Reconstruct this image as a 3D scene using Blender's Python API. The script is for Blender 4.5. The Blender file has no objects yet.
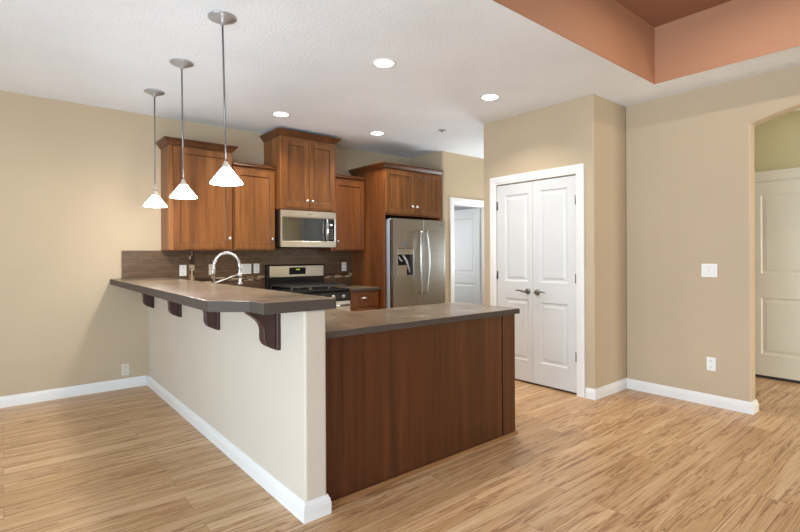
import bpy, bmesh, math, random
from mathutils import Vector, Matrix
random.seed(7)
S = bpy.context.scene
C = S.collection
PI = math.pi
R = math.radians

# ------------------------------------------------------------------ camera, light, exposure
cam_d = bpy.data.cameras.new('camera')
cam = bpy.data.objects.new('camera', cam_d); C.objects.link(cam)
cam.location = (0, 0, 1.328)
cam_d.sensor_width = 36; cam_d.lens = 480.22 / 800 * 36
cam_d.shift_y = -10.5 / 800
cam_d.clip_start = .05
th = R(50.383); ro = R(-.25)
F = Vector((math.cos(th), math.sin(th), 0)); Rt = Vector((math.sin(th), -math.cos(th), 0)); Up = Vector((0, 0, 1))
R2 = Rt * math.cos(ro) + Up * math.sin(ro); U2 = Up * math.cos(ro) - Rt * math.sin(ro)
M3 = Matrix((R2, U2, -F)).transposed()
cam.rotation_euler = M3.to_euler()
S.camera = cam

w = bpy.data.worlds.new('daylight'); S.world = w; w.use_nodes = True
w.node_tree.nodes['Background'].inputs[0].default_value = (.9, .95, 1, 1)
w.node_tree.nodes['Background'].inputs[1].default_value = 1.0

def area(name, loc, rot, sx, sy, power, col, spread=180, shape='RECTANGLE'):
    l = bpy.data.lights.new(name, 'AREA'); l.shape = shape; l.size = sx
    if shape == 'RECTANGLE': l.size_y = sy
    l.energy = power; l.color = col; l.spread = R(spread)
    o = bpy.data.objects.new(name, l); C.objects.link(o); o.location = loc; o.rotation_euler = rot
    return o
# daylight entering by the big windows behind and to the left of the camera
area('window_daylight', (-3.62, -.3, 1.35), (0, R(-90), 0), 2.2, 5.0, 140, (.77, .97, 1.18))
area('window_daylight', (-1.2, -4.02, 1.35), (R(90), 0, 0), 4.2, 2.2, 20, (.77, .97, 1.18))
# added fill lamps at the same windows, tilted up to brighten the ceiling
area('ceiling_fill', (-3.6, -.3, .75), (0, R(-109), 0), 1.0, 5.0, 108, (.77, .97, 1.18), 150)
area('ceiling_fill', (-1.2, -4.0, .75), (R(109), 0, 0), 4.2, 1.0, 52, (.77, .97, 1.18), 150)
area('window_daylight', (5.6, -4.02, 1.35), (R(90), 0, 0), 1.0, 1.9, 130, (.95, .95, .9))  # added lamp to brighten the hall beyond the arch
area('window_daylight', (6.26, 4.2, 1.5), (0, R(130), 0), 1.1, .9, 42, (.85, .95, 1.05))  # added fill lamp in the passage, lifting the back kitchen ceiling
area('room_beyond_daylight', (4.97, 5.9, 1.5), (0, R(-90), 0), 1.2, 1.2, 9, (.93, .95, .98))
S.view_settings.view_transform = 'Standard'
S.view_settings.look = 'None'
S.view_settings.exposure = 0.15
S.view_settings.gamma = 1
S.view_settings.use_curve_mapping = False
CAN_POWER = 8.5
PENDANT_POWER = 13

# ------------------------------------------------------------------ materials
def lin(c):
    r = []
    for v in c:
        v /= 255
        r.append(v / 12.92 if v <= .04045 else ((v + .055) / 1.055) ** 2.4)
    return (*r, 1)
class NT:
    def __init__(s, name):
        s.m = bpy.data.materials.new(name); s.m.use_nodes = True; s.t = s.m.node_tree
        s.b = s.t.nodes['Principled BSDF']
    def n(s, typ, **k):
        x = s.t.nodes.new(typ)
        for a, v in k.items():
            if a.startswith('i_'): x.inputs[int(a[2:]) if a[2:].isdigit() else a[2:].replace('_', ' ')].default_value = v
            else: setattr(x, a, v)
        return x
    def l(s, a, b): s.t.links.new(a, b)
    def coord(s, scale=(1, 1, 1)):
        tc = s.n('ShaderNodeTexCoord'); mp = s.n('ShaderNodeMapping'); mp.inputs['Scale'].default_value = scale
        s.l(tc.outputs['Object'], mp.inputs[0]); return mp.outputs[0]
    def ramp(s, fac, stops):
        r = s.n('ShaderNodeValToRGB'); e = r.color_ramp.elements
        e[0].position, e[0].color = stops[0][0], lin(stops[0][1])
        e[1].position, e[1].color = stops[-1][0], lin(stops[-1][1])
        for p, c in stops[1:-1]:
            x = e.new(p); x.color = lin(c)
        s.l(fac, r.inputs[0]); return r.outputs[0]
    def bump(s, h, strength, dist):
        b = s.n('ShaderNodeBump'); b.inputs['Strength'].default_value = strength; b.inputs['Distance'].default_value = dist
        s.l(h, b.inputs['Height']); s.l(b.outputs[0], s.b.inputs['Normal'])
def paint(name, col, rough=.6, bump=.0, bscale=120, bd=.002):
    t = NT(name); t.b.inputs['Base Color'].default_value = lin(col); t.b.inputs['Roughness'].default_value = rough
    co = t.coord()
    nz = t.n('ShaderNodeTexNoise'); nz.inputs['Scale'].default_value = 1.3; nz.inputs['Detail'].default_value = 3
    t.l(co, nz.inputs['Vector'])
    c1 = tuple(v * .98 for v in col); c2 = tuple(min(255, v * 1.015) for v in col)
    t.l(t.ramp(nz.outputs[0], [(.3, c1), (.7, c2)]), t.b.inputs['Base Color'])
    if bump:
        n2 = t.n('ShaderNodeTexNoise'); n2.inputs['Scale'].default_value = bscale; n2.inputs['Detail'].default_value = 3
        t.l(co, n2.inputs['Vector']); t.bump(n2.outputs[0], bump, bd)
    return t.m
def metal(name, col, rough=.3, aniso=None, met=1):
    t = NT(name); t.b.inputs['Base Color'].default_value = lin(col); t.b.inputs['Metallic'].default_value = met
    t.b.inputs['Roughness'].default_value = rough
    if aniso:
        co = t.coord(aniso); nz = t.n('ShaderNodeTexNoise'); nz.inputs['Scale'].default_value = 1; nz.inputs['Detail'].default_value = 2
        t.l(co, nz.inputs['Vector'])
        mr = t.n('ShaderNodeMapRange'); mr.inputs['To Min'].default_value = rough - .06; mr.inputs['To Max'].default_value = rough + .08
        t.l(nz.outputs[0], mr.inputs[0]); t.l(mr.outputs[0], t.b.inputs['Roughness'])
        t.l(t.ramp(nz.outputs[0], [(.3, tuple(v * .93 for v in col)), (.7, col)]), t.b.inputs['Base Color'])
    return t.m
def plain(name, col, rough=.5, spec=.5):
    t = NT(name); t.b.inputs['Base Color'].default_value = lin(col); t.b.inputs['Roughness'].default_value = rough
    t.b.inputs['Specular IOR Level'].default_value = spec; return t.m
def emis(name, col, s):
    t = NT(name); t.b.inputs['Base Color'].default_value = lin(col)
    t.b.inputs['Emission Color'].default_value = lin(col); t.b.inputs['Emission Strength'].default_value = s
    return t.m
def wood(name, stops, scale=(14, 14, .9), rough=.38, blotch=.35):
    t = NT(name); co = t.coord(scale)
    oi = t.n('ShaderNodeObjectInfo'); ad = t.n('ShaderNodeVectorMath'); ad.operation = 'ADD'
    sc = t.n('ShaderNodeVectorMath'); sc.operation = 'SCALE'; sc.inputs[3].default_value = 7
    cmb = t.n('ShaderNodeCombineXYZ'); [t.l(oi.outputs['Random'], cmb.inputs[i]) for i in range(3)]
    t.l(cmb.outputs[0], sc.inputs[0]); t.l(sc.outputs[0], ad.inputs[1]); t.l(co, ad.inputs[0]); co = ad.outputs[0]
    n1 = t.n('ShaderNodeTexNoise'); n1.inputs['Scale'].default_value = 1; n1.inputs['Detail'].default_value = 6; n1.inputs['Distortion'].default_value = .6
    t.l(co, n1.inputs['Vector'])
    n2 = t.n('ShaderNodeTexNoise'); n2.inputs['Scale'].default_value = .22; n2.inputs['Detail'].default_value = 3
    t.l(co, n2.inputs['Vector'])
    n3 = t.n('ShaderNodeTexNoise'); n3.inputs['Scale'].default_value = 4.5; n3.inputs['Detail'].default_value = 4
    t.l(co, n3.inputs['Vector'])
    mx = t.n('ShaderNodeMix'); mx.inputs[0].default_value = blotch
    t.l(n1.outputs[0], mx.inputs[2]); t.l(n2.outputs[0], mx.inputs[3])
    m2 = t.n('ShaderNodeMix'); m2.inputs[0].default_value = .22
    t.l(mx.outputs[0], m2.inputs[2]); t.l(n3.outputs[0], m2.inputs[3])
    t.l(t.ramp(m2.outputs[0], stops), t.b.inputs['Base Color'])
    t.b.inputs['Roughness'].default_value = rough
    t.bump(n3.outputs[0], .08, .002)
    return t.m

WALL = paint('beige wall paint', (189, 169.5, 141), .7, .12, 160)
HALF = paint('wall paint lightened for daylight', (206, 195, 178), .7, .12, 160)  # same wall paint, with the cooler daylight mixed into its colour
HALLP = paint('olive tan wall paint', (202, 189, 142), .7, .1, 160)
CEIL = paint('white textured ceiling', (241, 246, 250), .8, .8, 55, .006)
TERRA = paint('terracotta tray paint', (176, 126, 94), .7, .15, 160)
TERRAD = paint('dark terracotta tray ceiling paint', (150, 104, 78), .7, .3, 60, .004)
TRIM = paint('white semigloss trim', (231, 230, 226), .35)
DOORW = paint('white door paint', (212, 213, 211), .38)
DOORH = paint('off white door paint', (226, 218, 196), .3)
CAB = wood('medium brown cabinet wood', [(.3, (72, 40, 16)), (.42, (108, 64, 28)), (.55, (136, 84, 40)), (.72, (162, 108, 58))])
CABR = wood('red brown cabinet wood', [(.3, (68, 36, 14)), (.42, (100, 55, 23)), (.55, (122, 70, 31)), (.72, (146, 90, 45))])
CABD = wood('dark reddish panel wood', [(.3, (52, 25, 11)), (.45, (78, 40, 19)), (.58, (92, 49, 24)), (.72, (108, 62, 32))], (16, 16, .7))
CORB = wood('dark cherry corbel wood', [(.3, (40, 19, 14)), (.7, (68, 36, 27))], (20, 20, 3))
CROWN = wood('dark brown crown wood', [(.3, (56, 28, 11)), (.45, (84, 46, 19)), (.58, (104, 60, 27)), (.75, (124, 76, 38))], (3, 3, 20))
SHOE = wood('light brown shoe moulding', [(.3, (134, 92, 54)), (.7, (168, 124, 80))], (2, 20, 20))
STEEL = metal('brushed stainless steel', (184, 180, 173), .34, (2, 2, 120))
STEELW = metal('brushed stainless range steel', (205, 200, 190), .34, (2, 2, 120))
CHROME = metal('polished chrome', (225, 225, 225), .12)
NICKEL = metal('brushed nickel', (232, 230, 226), .4)
CANOPY = metal('satin nickel canopy', (176, 176, 176), .3, None, .6)
ROD = metal('satin nickel rod', (128, 126, 124), .35, None, .8)
DARKNI = metal('dark nickel', (140, 138, 136), .25)
BLACK = plain('black enamel', (14, 14, 15), .25)
BLACKM = plain('matt black iron', (24, 24, 25), .6, .2)
IRON = plain('glossy cast iron', (60, 60, 62), .22, .9)
BGLASS = plain('black glass', (30, 30, 28), .06, .9)
HANDLE = metal('satin steel handle', (196, 194, 190), .3)
GREYP = plain('light grey appliance side', (168, 172, 176), .45)
GREYD = plain('mid grey plastic', (120, 120, 120), .4)
WPLAS = plain('white plastic', (235, 235, 230), .35)
OFFPL = plain('cream plastic', (214, 206, 188), .35)
HOLE = plain('dark slot', (40, 38, 36), .6)
LENS = emis('glowing lamp lens', (255, 250, 240), 9)
SHADE = emis('glowing white glass shade', (232, 242, 255), 17)
GREEN = emis('green clock digits', (190, 210, 60), .7)
BLUEW = emis('pale display', (210, 220, 230), .6)

def m_floor():
    t = NT('oak laminate plank floor'); co = t.coord()
    br = t.n('ShaderNodeTexBrick'); br.offset = .37; br.offset_frequency = 2
    t.l(co, br.inputs['Vector'])
    for k, v in (('Scale', 1), ('Mortar Size', .0011), ('Mortar Smooth', .3), ('Bias', 0), ('Brick Width', 1.22), ('Row Height', .165)):
        br.inputs[k].default_value = v
    br.inputs['Color1'].default_value = (0, 0, 0, 1); br.inputs['Color2'].default_value = (1, 1, 1, 1)
    br.inputs['Mortar'].default_value = (.5, .5, .5, 1)
    # shift the grain from plank to plank
    sp = t.n('ShaderNodeVectorMath'); sp.operation = 'SCALE'; sp.inputs[3].default_value = 37
    t.l(br.outputs['Color'], sp.inputs[0])
    mp = t.n('ShaderNodeMapping'); mp.inputs['Scale'].default_value = (.85, 20, 1); t.l(co, mp.inputs[0])
    ad = t.n('ShaderNodeVectorMath'); ad.operation = 'ADD'; t.l(mp.outputs[0], ad.inputs[0]); t.l(sp.outputs[0], ad.inputs[1])
    def noise(sc, det, dist, rough=.6):
        x = t.n('ShaderNodeTexNoise'); x.inputs['Scale'].default_value = sc; x.inputs['Detail'].default_value = det; x.inputs['Distortion'].default_value = dist; x.inputs['Roughness'].default_value = rough
        t.l(ad.outputs[0], x.inputs['Vector']); return x
    n1 = noise(1.3, 8, .8, .66); n2 = noise(.55, 5, 1.4); n3 = noise(4.2, 6, .6)
    base = t.ramp(n1.outputs[0], [(.28, (196, 157, 115)), (.45, (212, 176, 133)), (.56, (220, 187, 145)), (.74, (232, 205, 167))])
    dark = t.ramp(n2.outputs[0], [(.34, (226, 208, 188)), (.468, (250, 246, 240)), (.487, (146, 104, 74)), (.505, (230, 212, 194)), (.55, (255, 255, 255))])
    fine = t.ramp(n3.outputs[0], [(.33, (196, 170, 146)), (.43, (255, 255, 255))])
    tone = t.ramp(br.outputs['Color'], [(0, (240, 236, 232)), (1, (255, 255, 255))])
    def mul(a, b, f=1):
        m = t.n('ShaderNodeMix'); m.data_type = 'RGBA'; m.blend_type = 'MULTIPLY'; m.inputs[0].default_value = f
        t.l(a, m.inputs[6]); t.l(b, m.inputs[7]); return m.outputs[2]
    c = mul(mul(mul(base, dark, .85), fine, .85), tone)
    m = t.n('ShaderNodeMix'); m.data_type = 'RGBA'; t.l(br.outputs['Fac'], m.inputs[0]); t.l(c, m.inputs[6]); m.inputs[7].default_value = lin((120, 88, 62))
    t.l(m.outputs[2], t.b.inputs['Base Color'])
    t.b.inputs['Roughness'].default_value = .36
    t.bump(n1.outputs[0], .06, .002)
    return t.m
FLOOR = m_floor()

def m_counter():
    t = NT('brown slate laminate'); co = t.coord()
    n1 = t.n('ShaderNodeTexNoise'); n1.inputs['Scale'].default_value = 3.2; n1.inputs['Detail'].default_value = 10; n1.inputs['Roughness'].default_value = .68; n1.inputs['Distortion'].default_value = .2
    t.l(co, n1.inputs['Vector'])
    c = t.ramp(n1.outputs[0], [(.3, (78, 64, 50)), (.45, (106, 90, 72)), (.58, (128, 111, 91)), (.75, (158, 142, 120))])
    t.l(c, t.b.inputs['Base Color']); t.b.inputs['Roughness'].default_value = .27
    t.bump(n1.outputs[0], .05, .003)
    return t.m
COUNTER = m_counter()
EDGE = paint('slate laminate edge', (82, 72, 64), .65)
EDGE.node_tree.nodes['Principled BSDF'].inputs['Specular IOR Level'].default_value = .25
GROOVE_SHADOW = plain('painted groove shadow', (48, 24, 10), .5)  # dark colour on the groove step, standing in for its shadow

def m_tile():
    t = NT('brown ceramic wall tile'); tc = t.n('ShaderNodeTexCoord'); sx = t.n('ShaderNodeSeparateXYZ'); t.l(tc.outputs['Object'], sx.inputs[0])
    cb = t.n('ShaderNodeCombineXYZ'); t.l(sx.outputs[0], cb.inputs[0]); t.l(sx.outputs[2], cb.inputs[1])
    br = t.n('ShaderNodeTexBrick'); br.offset = .5; t.l(cb.outputs[0], br.inputs['Vector'])
    for k, v in (('Scale', 1), ('Mortar Size', .0016), ('Mortar Smooth', .2), ('Bias', 0), ('Brick Width', .34), ('Row Height', .0775)):
        br.inputs[k].default_value = v
    nz = t.n('ShaderNodeTexNoise'); nz.inputs['Scale'].default_value = 9; nz.inputs['Detail'].default_value = 6; nz.inputs['Distortion'].default_value = 1
    mp = t.n('ShaderNodeMapping'); mp.inputs['Scale'].default_value = (1, 1, 3.5); t.l(tc.outputs['Object'], mp.inputs[0]); t.l(mp.outputs[0], nz.inputs['Vector'])
    c = t.ramp(nz.outputs[0], [(.3, (76, 54, 36)), (.5, (92, 68, 47)), (.72, (108, 83, 60))])
    m = t.n('ShaderNodeMix'); m.data_type = 'RGBA'; t.l(br.outputs['Fac'], m.inputs[0]); t.l(c, m.inputs[6]); m.inputs[7].default_value = lin((122, 100, 78))
    t.l(m.outputs[2], t.b.inputs['Base Color']); t.b.inputs['Roughness'].default_value = .4
    return t.m
TILE = m_tile()
ACC_L = plain('cream mosaic sliver', (196, 176, 146), .3)
ACC_M = plain('tan mosaic sliver', (150, 122, 92), .3)
ACC_D = plain('dark mosaic sliver', (58, 38, 28), .3)

# ------------------------------------------------------------------ mesh helpers
class MB:
    def __init__(s): s.bm = bmesh.new(); s.mats = []
    def mi(s, m):
        if m is None: return 0
        if m not in s.mats: s.mats.append(m)
        return s.mats.index(m)
    def box(s, x0, x1, y0, y1, z0, z1, m=None):
        i = s.mi(m); v = [s.bm.verts.new((x, y, z)) for x in (x0, x1) for y in (y0, y1) for z in (z0, z1)]
        for q in ((0, 1, 3, 2), (4, 6, 7, 5), (0, 4, 5, 1), (2, 3, 7, 6), (0, 2, 6, 4), (1, 5, 7, 3)):
            s.bm.faces.new([v[k] for k in q]).material_index = i
        return s
    def prism(s, pts, a0, a1, axis='z', m=None):
        """closed outline of 2D points extruded along an axis"""
        i = s.mi(m)
        def P(p, a): return {'z': (p[0], p[1], a), 'y': (p[0], a, p[1]), 'x': (a, p[0], p[1])}[axis]
        A = [s.bm.verts.new(P(p, a0)) for p in pts]; B = [s.bm.verts.new(P(p, a1)) for p in pts]
        n = len(pts)
        s.bm.faces.new(A).material_index = i; s.bm.faces.new(B[::-1]).material_index = i
        for k in range(n): s.bm.faces.new((A[k], A[(k + 1) % n], B[(k + 1) % n], B[k])).material_index = i
        return s
    def lathe(s, prof, c=(0, 0, 0), axis='z', n=28, m=None, cap=True):
        i = s.mi(m); rings = []
        for r, h in prof:
            ring = []
            for k in range(n):
                a = 2 * PI * k / n; u, v = r * math.cos(a), r * math.sin(a)
                p = {'z': (u, v, h), 'y': (u, h, v), 'x': (h, u, v)}[axis]
                ring.append(s.bm.verts.new((p[0] + c[0], p[1] + c[1], p[2] + c[2])))
            rings.append(ring)
        for a, b in zip(rings, rings[1:]):
            for k in range(n):
                f = s.bm.faces.new((a[k], a[(k + 1) % n], b[(k + 1) % n], b[k])); f.material_index = i; f.smooth = True
        if cap:
            for r in (rings[0], rings[-1]): s.bm.faces.new(r).material_index = i
        return s
    def tube(s, pts, r, n=10, m=None, cap=True, sx=1, closed=False):
        i = s.mi(m); pts = [Vector(p) for p in pts]; rings = []; prev = None
        N = len(pts)
        for k, p in enumerate(pts):
            a = pts[(k - 1) % N] if (closed or k) else p; b = pts[(k + 1) % N] if (closed or k < N - 1) else p
            t = (b - a).normalized()
            if prev is None:
                up = Vector((0, 0, 1)) if abs(t.z) < .9 else Vector((0, 1, 0))
                u = t.cross(up).normalized()
            else: u = (prev - t * prev.dot(t)).normalized()
            prev = u; v = t.cross(u); rr = r[k] if isinstance(r, (list, tuple)) else r
            rings.append([s.bm.verts.new(p + (u * math.cos(2 * PI * j / n) * sx + v * math.sin(2 * PI * j / n)) * rr) for j in range(n)])
        pairs = list(zip(rings, rings[1:])) + ([(rings[-1], rings[0])] if closed else [])
        for a, b in pairs:
            for j in range(n):
                f = s.bm.faces.new((a[j], a[(j + 1) % n], b[(j + 1) % n], b[j])); f.material_index = i; f.smooth = True
        if cap and not closed:
            for q in (rings[0], rings[-1]): s.bm.faces.new(q).material_index = i
        return s
    def panelled(s, W, H, T, rects, steps, m=None, x=0, z=0, y=0, groove=None):
        """a leaf of width W, height H: front face at y, back at y+T, with stepped panels; steps = (inset, depth) pairs"""
        i = s.mi(m)
        xs = sorted({0, W, *[r[0] for r in rects], *[r[1] for r in rects]}); zs = sorted({0, H, *[r[2] for r in rects], *[r[3] for r in rects]})
        V = {}
        def v(a, d, b):
            k = (round(a, 5), round(d, 5), round(b, 5))
            if k not in V: V[k] = s.bm.verts.new((x + a, y + d, z + b))
            return V[k]
        def quad(*q): s.bm.faces.new(q).material_index = i
        for a, b in zip(xs, xs[1:]):
            for c, d in zip(zs, zs[1:]):
                hit = [r for r in rects if r[0] <= a and b <= r[1] and r[2] <= c and d <= r[3]]
                if not hit: quad(v(a, 0, c), v(b, 0, c), v(b, 0, d), v(a, 0, d))
        for r in rects:
            # boundary may be split by the grid: rebuild from the rect outline
            bx = [q for q in xs if r[0] <= q <= r[1]]; bz = [q for q in zs if r[2] <= q <= r[3]]
            prev = (r[0], r[1], r[2], r[3], 0)
            for k, (ins, dep) in enumerate(steps):
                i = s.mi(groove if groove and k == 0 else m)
                cur = (r[0] + ins, r[1] - ins, r[2] + ins, r[3] - ins, dep)
                a0, a1, c0, c1, d0 = prev; e0, e1, g0, g1, d1 = cur
                quad(v(a0, d0, c0), v(a1, d0, c0), v(e1, d1, g0), v(e0, d1, g0))
                quad(v(a1, d0, c0), v(a1, d0, c1), v(e1, d1, g1), v(e1, d1, g0))
                quad(v(a1, d0, c1), v(a0, d0, c1), v(e0, d1, g1), v(e1, d1, g1))
                quad(v(a0, d0, c1), v(a0, d0, c0), v(e0, d1, g0), v(e0, d1, g1))
                prev = cur
            e0, e1, g0, g1, d1 = prev
            quad(v(e0, d1, g0), v(e1, d1, g0), v(e1, d1, g1), v(e0, d1, g1))
        quad(v(0, T, 0), v(0, T, H), v(W, T, H), v(W, T, 0))
        quad(v(0, 0, 0), v(0, 0, H), v(0, T, H), v(0, T, 0)); quad(v(W, 0, 0), v(W, T, 0), v(W, T, H), v(W, 0, H))
        quad(v(0, 0, 0), v(0, T, 0), v(W, T, 0), v(W, 0, 0)); quad(v(0, 0, H), v(W, 0, H), v(W, T, H), v(0, T, H))
        return s
    def sweep(s, path, prof, z, m=None):
        """path: function offset -> list of plan points; prof: list of (offset, height)"""
        i = s.mi(m); rows = [[s.bm.verts.new((p[0], p[1], z + h)) for p in path(o)] for o, h in prof]
        for a, b in zip(rows, rows[1:]):
            for k in range(len(a) - 1): s.bm.faces.new((a[k], a[k + 1], b[k + 1], b[k])).material_index = i
        s.bm.faces.new(rows[0]).material_index = i; s.bm.faces.new(rows[-1][::-1]).material_index = i
        for e in (0, -1): s.bm.faces.new([r[e] for r in rows]).material_index = i
        return s
    def build(s, name, mat=None, parent=None, loc=None, rz=0, bevel=0, seg=2, ang=35, smooth=False):
        bmesh.ops.remove_doubles(s.bm, verts=s.bm.verts, dist=1e-6)
        bmesh.ops.recalc_face_normals(s.bm, faces=s.bm.faces)
        me = bpy.data.meshes.new(name); s.bm.to_mesh(me); s.bm.free()
        if mat and not s.mats: me.materials.append(mat)
        for m in s.mats: me.materials.append(m)
        o = bpy.data.objects.new(name, me); C.objects.link(o)
        if parent: o.parent = parent
        if loc: o.location = loc
        o.rotation_euler.z = rz
        if bevel:
            b = o.modifiers.new('bevel', 'BEVEL'); b.width = bevel; b.segments = seg; b.limit_method = 'ANGLE'; b.angle_limit = R(ang)
            b.harden_normals = False
        if smooth:
            for p in me.polygons: p.use_smooth = True
        return o
def thing(name, label, cat, loc=(0, 0, 0), rz=0, group=None):
    o = bpy.data.objects.new(name, None); C.objects.link(o); o.location = loc; o.rotation_euler.z = rz
    o.empty_display_size = .1
    return tag(o, label, cat, group)
def tag(o, label, cat, group=None):
    o['label'] = label; o['category'] = cat
    if group: o['group'] = group
    return o
def struct(o, label=None):
    o['kind'] = 'structure'
    if label: o['label'] = label
    return o

# ------------------------------------------------------------------ the room
H = 2.8
YB = 5.515
struct(MB().box(-3.9, 7.2, -4.3, 7.3, -.1, 0).build('floor', FLOOR), 'light brown wood plank floor')
TX, TY = 4.346, 1.79           # tray recess: its far right and its kitchen-side edges
TX0, TY0 = -1.2, -3.4
cl = MB()
for a in ((-3.9, TX0, -4.3, 7.3), (TX, 7.2, -4.3, 7.3), (TX0, TX, TY, 7.3), (TX0, TX, -4.3, TY0)): cl.box(a[0], a[1], a[2], a[3], H, H + .03)
struct(cl.build('ceiling', CEIL), 'white textured ceiling around the recessed tray')
tr = MB()
tr.box(TX + .001, TX + .05, TY0 - .05, TY + .05, H + .031, 3.33).box(TX0, TX, TY + .001, TY + .05, H + .031, 3.33)
tr.box(TX0 - .05, TX0 - .001, TY0 - .05, TY + .05, H + .031, 3.33).box(TX0, TX, TY0 - .05, TY0 - .001, H + .031, 3.33)
# paint wraps down the thin edge of the opening
tr.box(TX - .004, TX, TY0, TY, H - .002, 3.285).box(TX0, TX - .004, TY - .004, TY, H - .002, 3.285)
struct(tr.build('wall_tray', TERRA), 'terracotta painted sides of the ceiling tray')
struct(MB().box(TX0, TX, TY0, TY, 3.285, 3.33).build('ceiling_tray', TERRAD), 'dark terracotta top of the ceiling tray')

struct(MB().box(-3.9, 4.90, YB, YB + .12, -.02, H + .02).build('wall_back', WALL), 'beige wall behind the kitchen cabinets')
XE = 4.782; YH = 4.828
struct(MB().prism([(XE + .025 - .025 * math.cos(PI / 2 * k / 5), YH + .025 - .025 * math.sin(PI / 2 * k / 5)) for k in range(6)] + [(XE + .13, YH), (XE + .13, YB), (XE, YB)], -.02, H + .02).build('wall_fridge', WALL), 'beige wall end beside the fridge')
hw = MB().box(XE + .13, 5.0, YH, YH + .12, -.02, H + .02).box(5.0, 5.74, YH, YH + .12, 2.075, H + .02).box(5.74, 6.40, YH, YH + .12, -.02, H + .02)
struct(hw.build('wall_passage', WALL), 'beige wall with a white door at the end of the passage')
# the little room behind the open passage door
LITE = paint('pale grey paint', (205, 206, 208), .7)
lr = MB().box(4.90, 4.95, YH + .12, 7.0, -.02, H + .02).box(5.80, 5.86, YH + .12, 7.0, -.02, H + .02).box(4.90, 5.86, 7.0, 7.05, -.02, H + .02)
struct(lr.build('wall_beyond', LITE), 'pale wall beyond the open passage door')
XP = 4.17; YR = 2.2517; YP = 3.56
pb = MB()
pb.prism([(XP, YR), (XP, 2.425), (XP + .13, 2.425), (XP + .13, 3.375), (XP, 3.375), (XP, YP), (4.93, YP), (4.93, YR)], -.02, 2.085)
pb.prism([(XP, YR), (XP, YP), (4.93, YP), (4.93, YR)], 2.085, H + .02)
bmesh.ops.remove_doubles(pb.bm, verts=pb.bm.verts, dist=1e-5)
struct(pb.build('wall_pantry', WALL, bevel=.012, seg=3, ang=60), 'beige pantry closet wall with double doors')
XR = 4.784
arch = [(0, 0)]
pts = [(YR - .001, -.02), (1.215, -.02), (1.215, 2.407)]
for k in range(1, 16):
    u = k / 16; y = 1.215 + (-.985 - 1.215) * u; pts.append((y, 2.407 + .168 * (1 - (2 * u - 1) ** 2)))
pts += [(-.985, 2.407), (-.985, -.02), (-4.1, -.02), (-4.1, H + .02), (YR - .001, H + .02)]
struct(MB().prism(pts, XR, XR + .13, 'x').build('wall_right', WALL, bevel=.014, seg=3, ang=60), 'beige wall with arched opening')
XHD = 6.29
struct(MB().box(XHD, XHD + .1, -4.1, YH, -.02, H + .02).build('wall_hall', HALLP), 'olive tan hall wall beyond the arch')
# left and front walls, behind the camera, with their windows
wl = MB().box(-3.72, -3.6, -4.1, -2.9, -.02, H + .02).box(-3.72, -3.6, 2.3, YB, -.02, H + .02).box(-3.72, -3.6, -2.9, 2.3, 2.5, H + .02).box(-3.72, -3.6, -2.9, 2.3, -.02, .2)
struct(wl.build('wall_left', WALL))
wf = MB().box(-3.72, -3.3, -4.12, -4.0, -.02, H + .02).box(.9, 5.0, -4.12, -4.0, -.02, H + .02).box(-3.3, .9, -4.12, -4.0, 2.5, H + .02).box(-3.3, .9, -4.12, -4.0, -.02, .2)
wf.box(6.2, 6.4, -4.12, -4.0, -.02, H + .02).box(5.0, 6.2, -4.12, -4.0, 2.4, H + .02).box(5.0, 6.2, -4.12, -4.0, -.02, .3)
struct(wf.build('wall_front', WALL))
def window(n, horiz, a0, a1, z0, z1, c, cuts):
    m = MB()
    def bx(p0, p1, q0, q1):
        if horiz: m.box(p0, p1, c - .03, c + .03, q0, q1)
        else: m.box(c - .03, c + .03, p0, p1, q0, q1)
    bx(a0, a0 + .06, z0, z1); bx(a1 - .06, a1, z0, z1); bx(a0 + .06, a1 - .06, z0, z0 + .06); bx(a0 + .06, a1 - .06, z1 - .06, z1)
    for q in cuts: bx(q - .04, q + .04, z0 + .06, z1 - .06)
    struct(m.build('window_%d' % n, TRIM))
window(1, False, -2.9, 2.3, .2, 2.5, -3.66, (-1.17, .57))
window(2, True, -3.3, .9, .2, 2.5, -4.06, (-1.9, -.5))
window(4, False, 3.7, 4.7, .9, 2.1, 6.27, (4.2,))  # invented passage window framing the added fill lamp
window(3, True, 5.0, 6.2, .3, 2.4, -4.06, (5.6,))  # unseen window added around the hall lamp

# half wall of the peninsula
XH0, XH1, YHE = 1.1615, 1.287, 2.1535
struct(MB().box(XH0, XH1, YHE, YB, -.02, 1.0525).build('wall_peninsula', HALF, bevel=.012, seg=3), 'low greige half wall carrying the bar top')

# ------------------------------------------------------------------ baseboards
BP = [(.016, 0), (.016, .062), (.013, .068), (.013, .076), (.006, .09), (.004, .097), (0, .098)]
def baseboard(name, pts, label, closed=False):
    """pts: plan polyline, wall on the right-hand side as we walk; the board stands out to the left"""
    P = [Vector((p[0], p[1])) for p in pts]
    def path(o):
        out = []
        for k, p in enumerate(P):
            ns = []
            if k: d = (P[k] - P[k - 1]).normalized(); ns.append(Vector((-d.y, d.x)))
            if k < len(P) - 1: d = (P[k + 1] - P[k]).normalized(); ns.append(Vector((-d.y, d.x)))
            if len(ns) == 1: q = p + ns[0] * o
            else:
                b = (ns[0] + ns[1]).normalized(); q = p + b * (o / b.dot(ns[0]))
            out.append((q.x, q.y))
        return out
    m = MB(); rows = [[m.bm.verts.new((p[0], p[1], h)) for p in path(o)] for o, h in [(0, .0)] + BP]
    for a, b in zip(rows, rows[1:] + rows[:1]):
        for k in range(len(a) - 1): m.bm.faces.new((a[k], a[k + 1], b[k + 1], b[k]))
    for e in (0, -1): m.bm.faces.new([r[e] for r in rows])
    return struct(m.build(name, TRIM), label)
baseboard('baseboard_back', [(XH0 - .017, YB), (-3.6, YB)], 'white baseboard along the back wall')
baseboard('baseboard_peninsula', [(XH1, YHE + .03), (XH1, YHE), (XH0, YHE), (XH0, YB)], 'white baseboard around the half wall')
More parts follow.
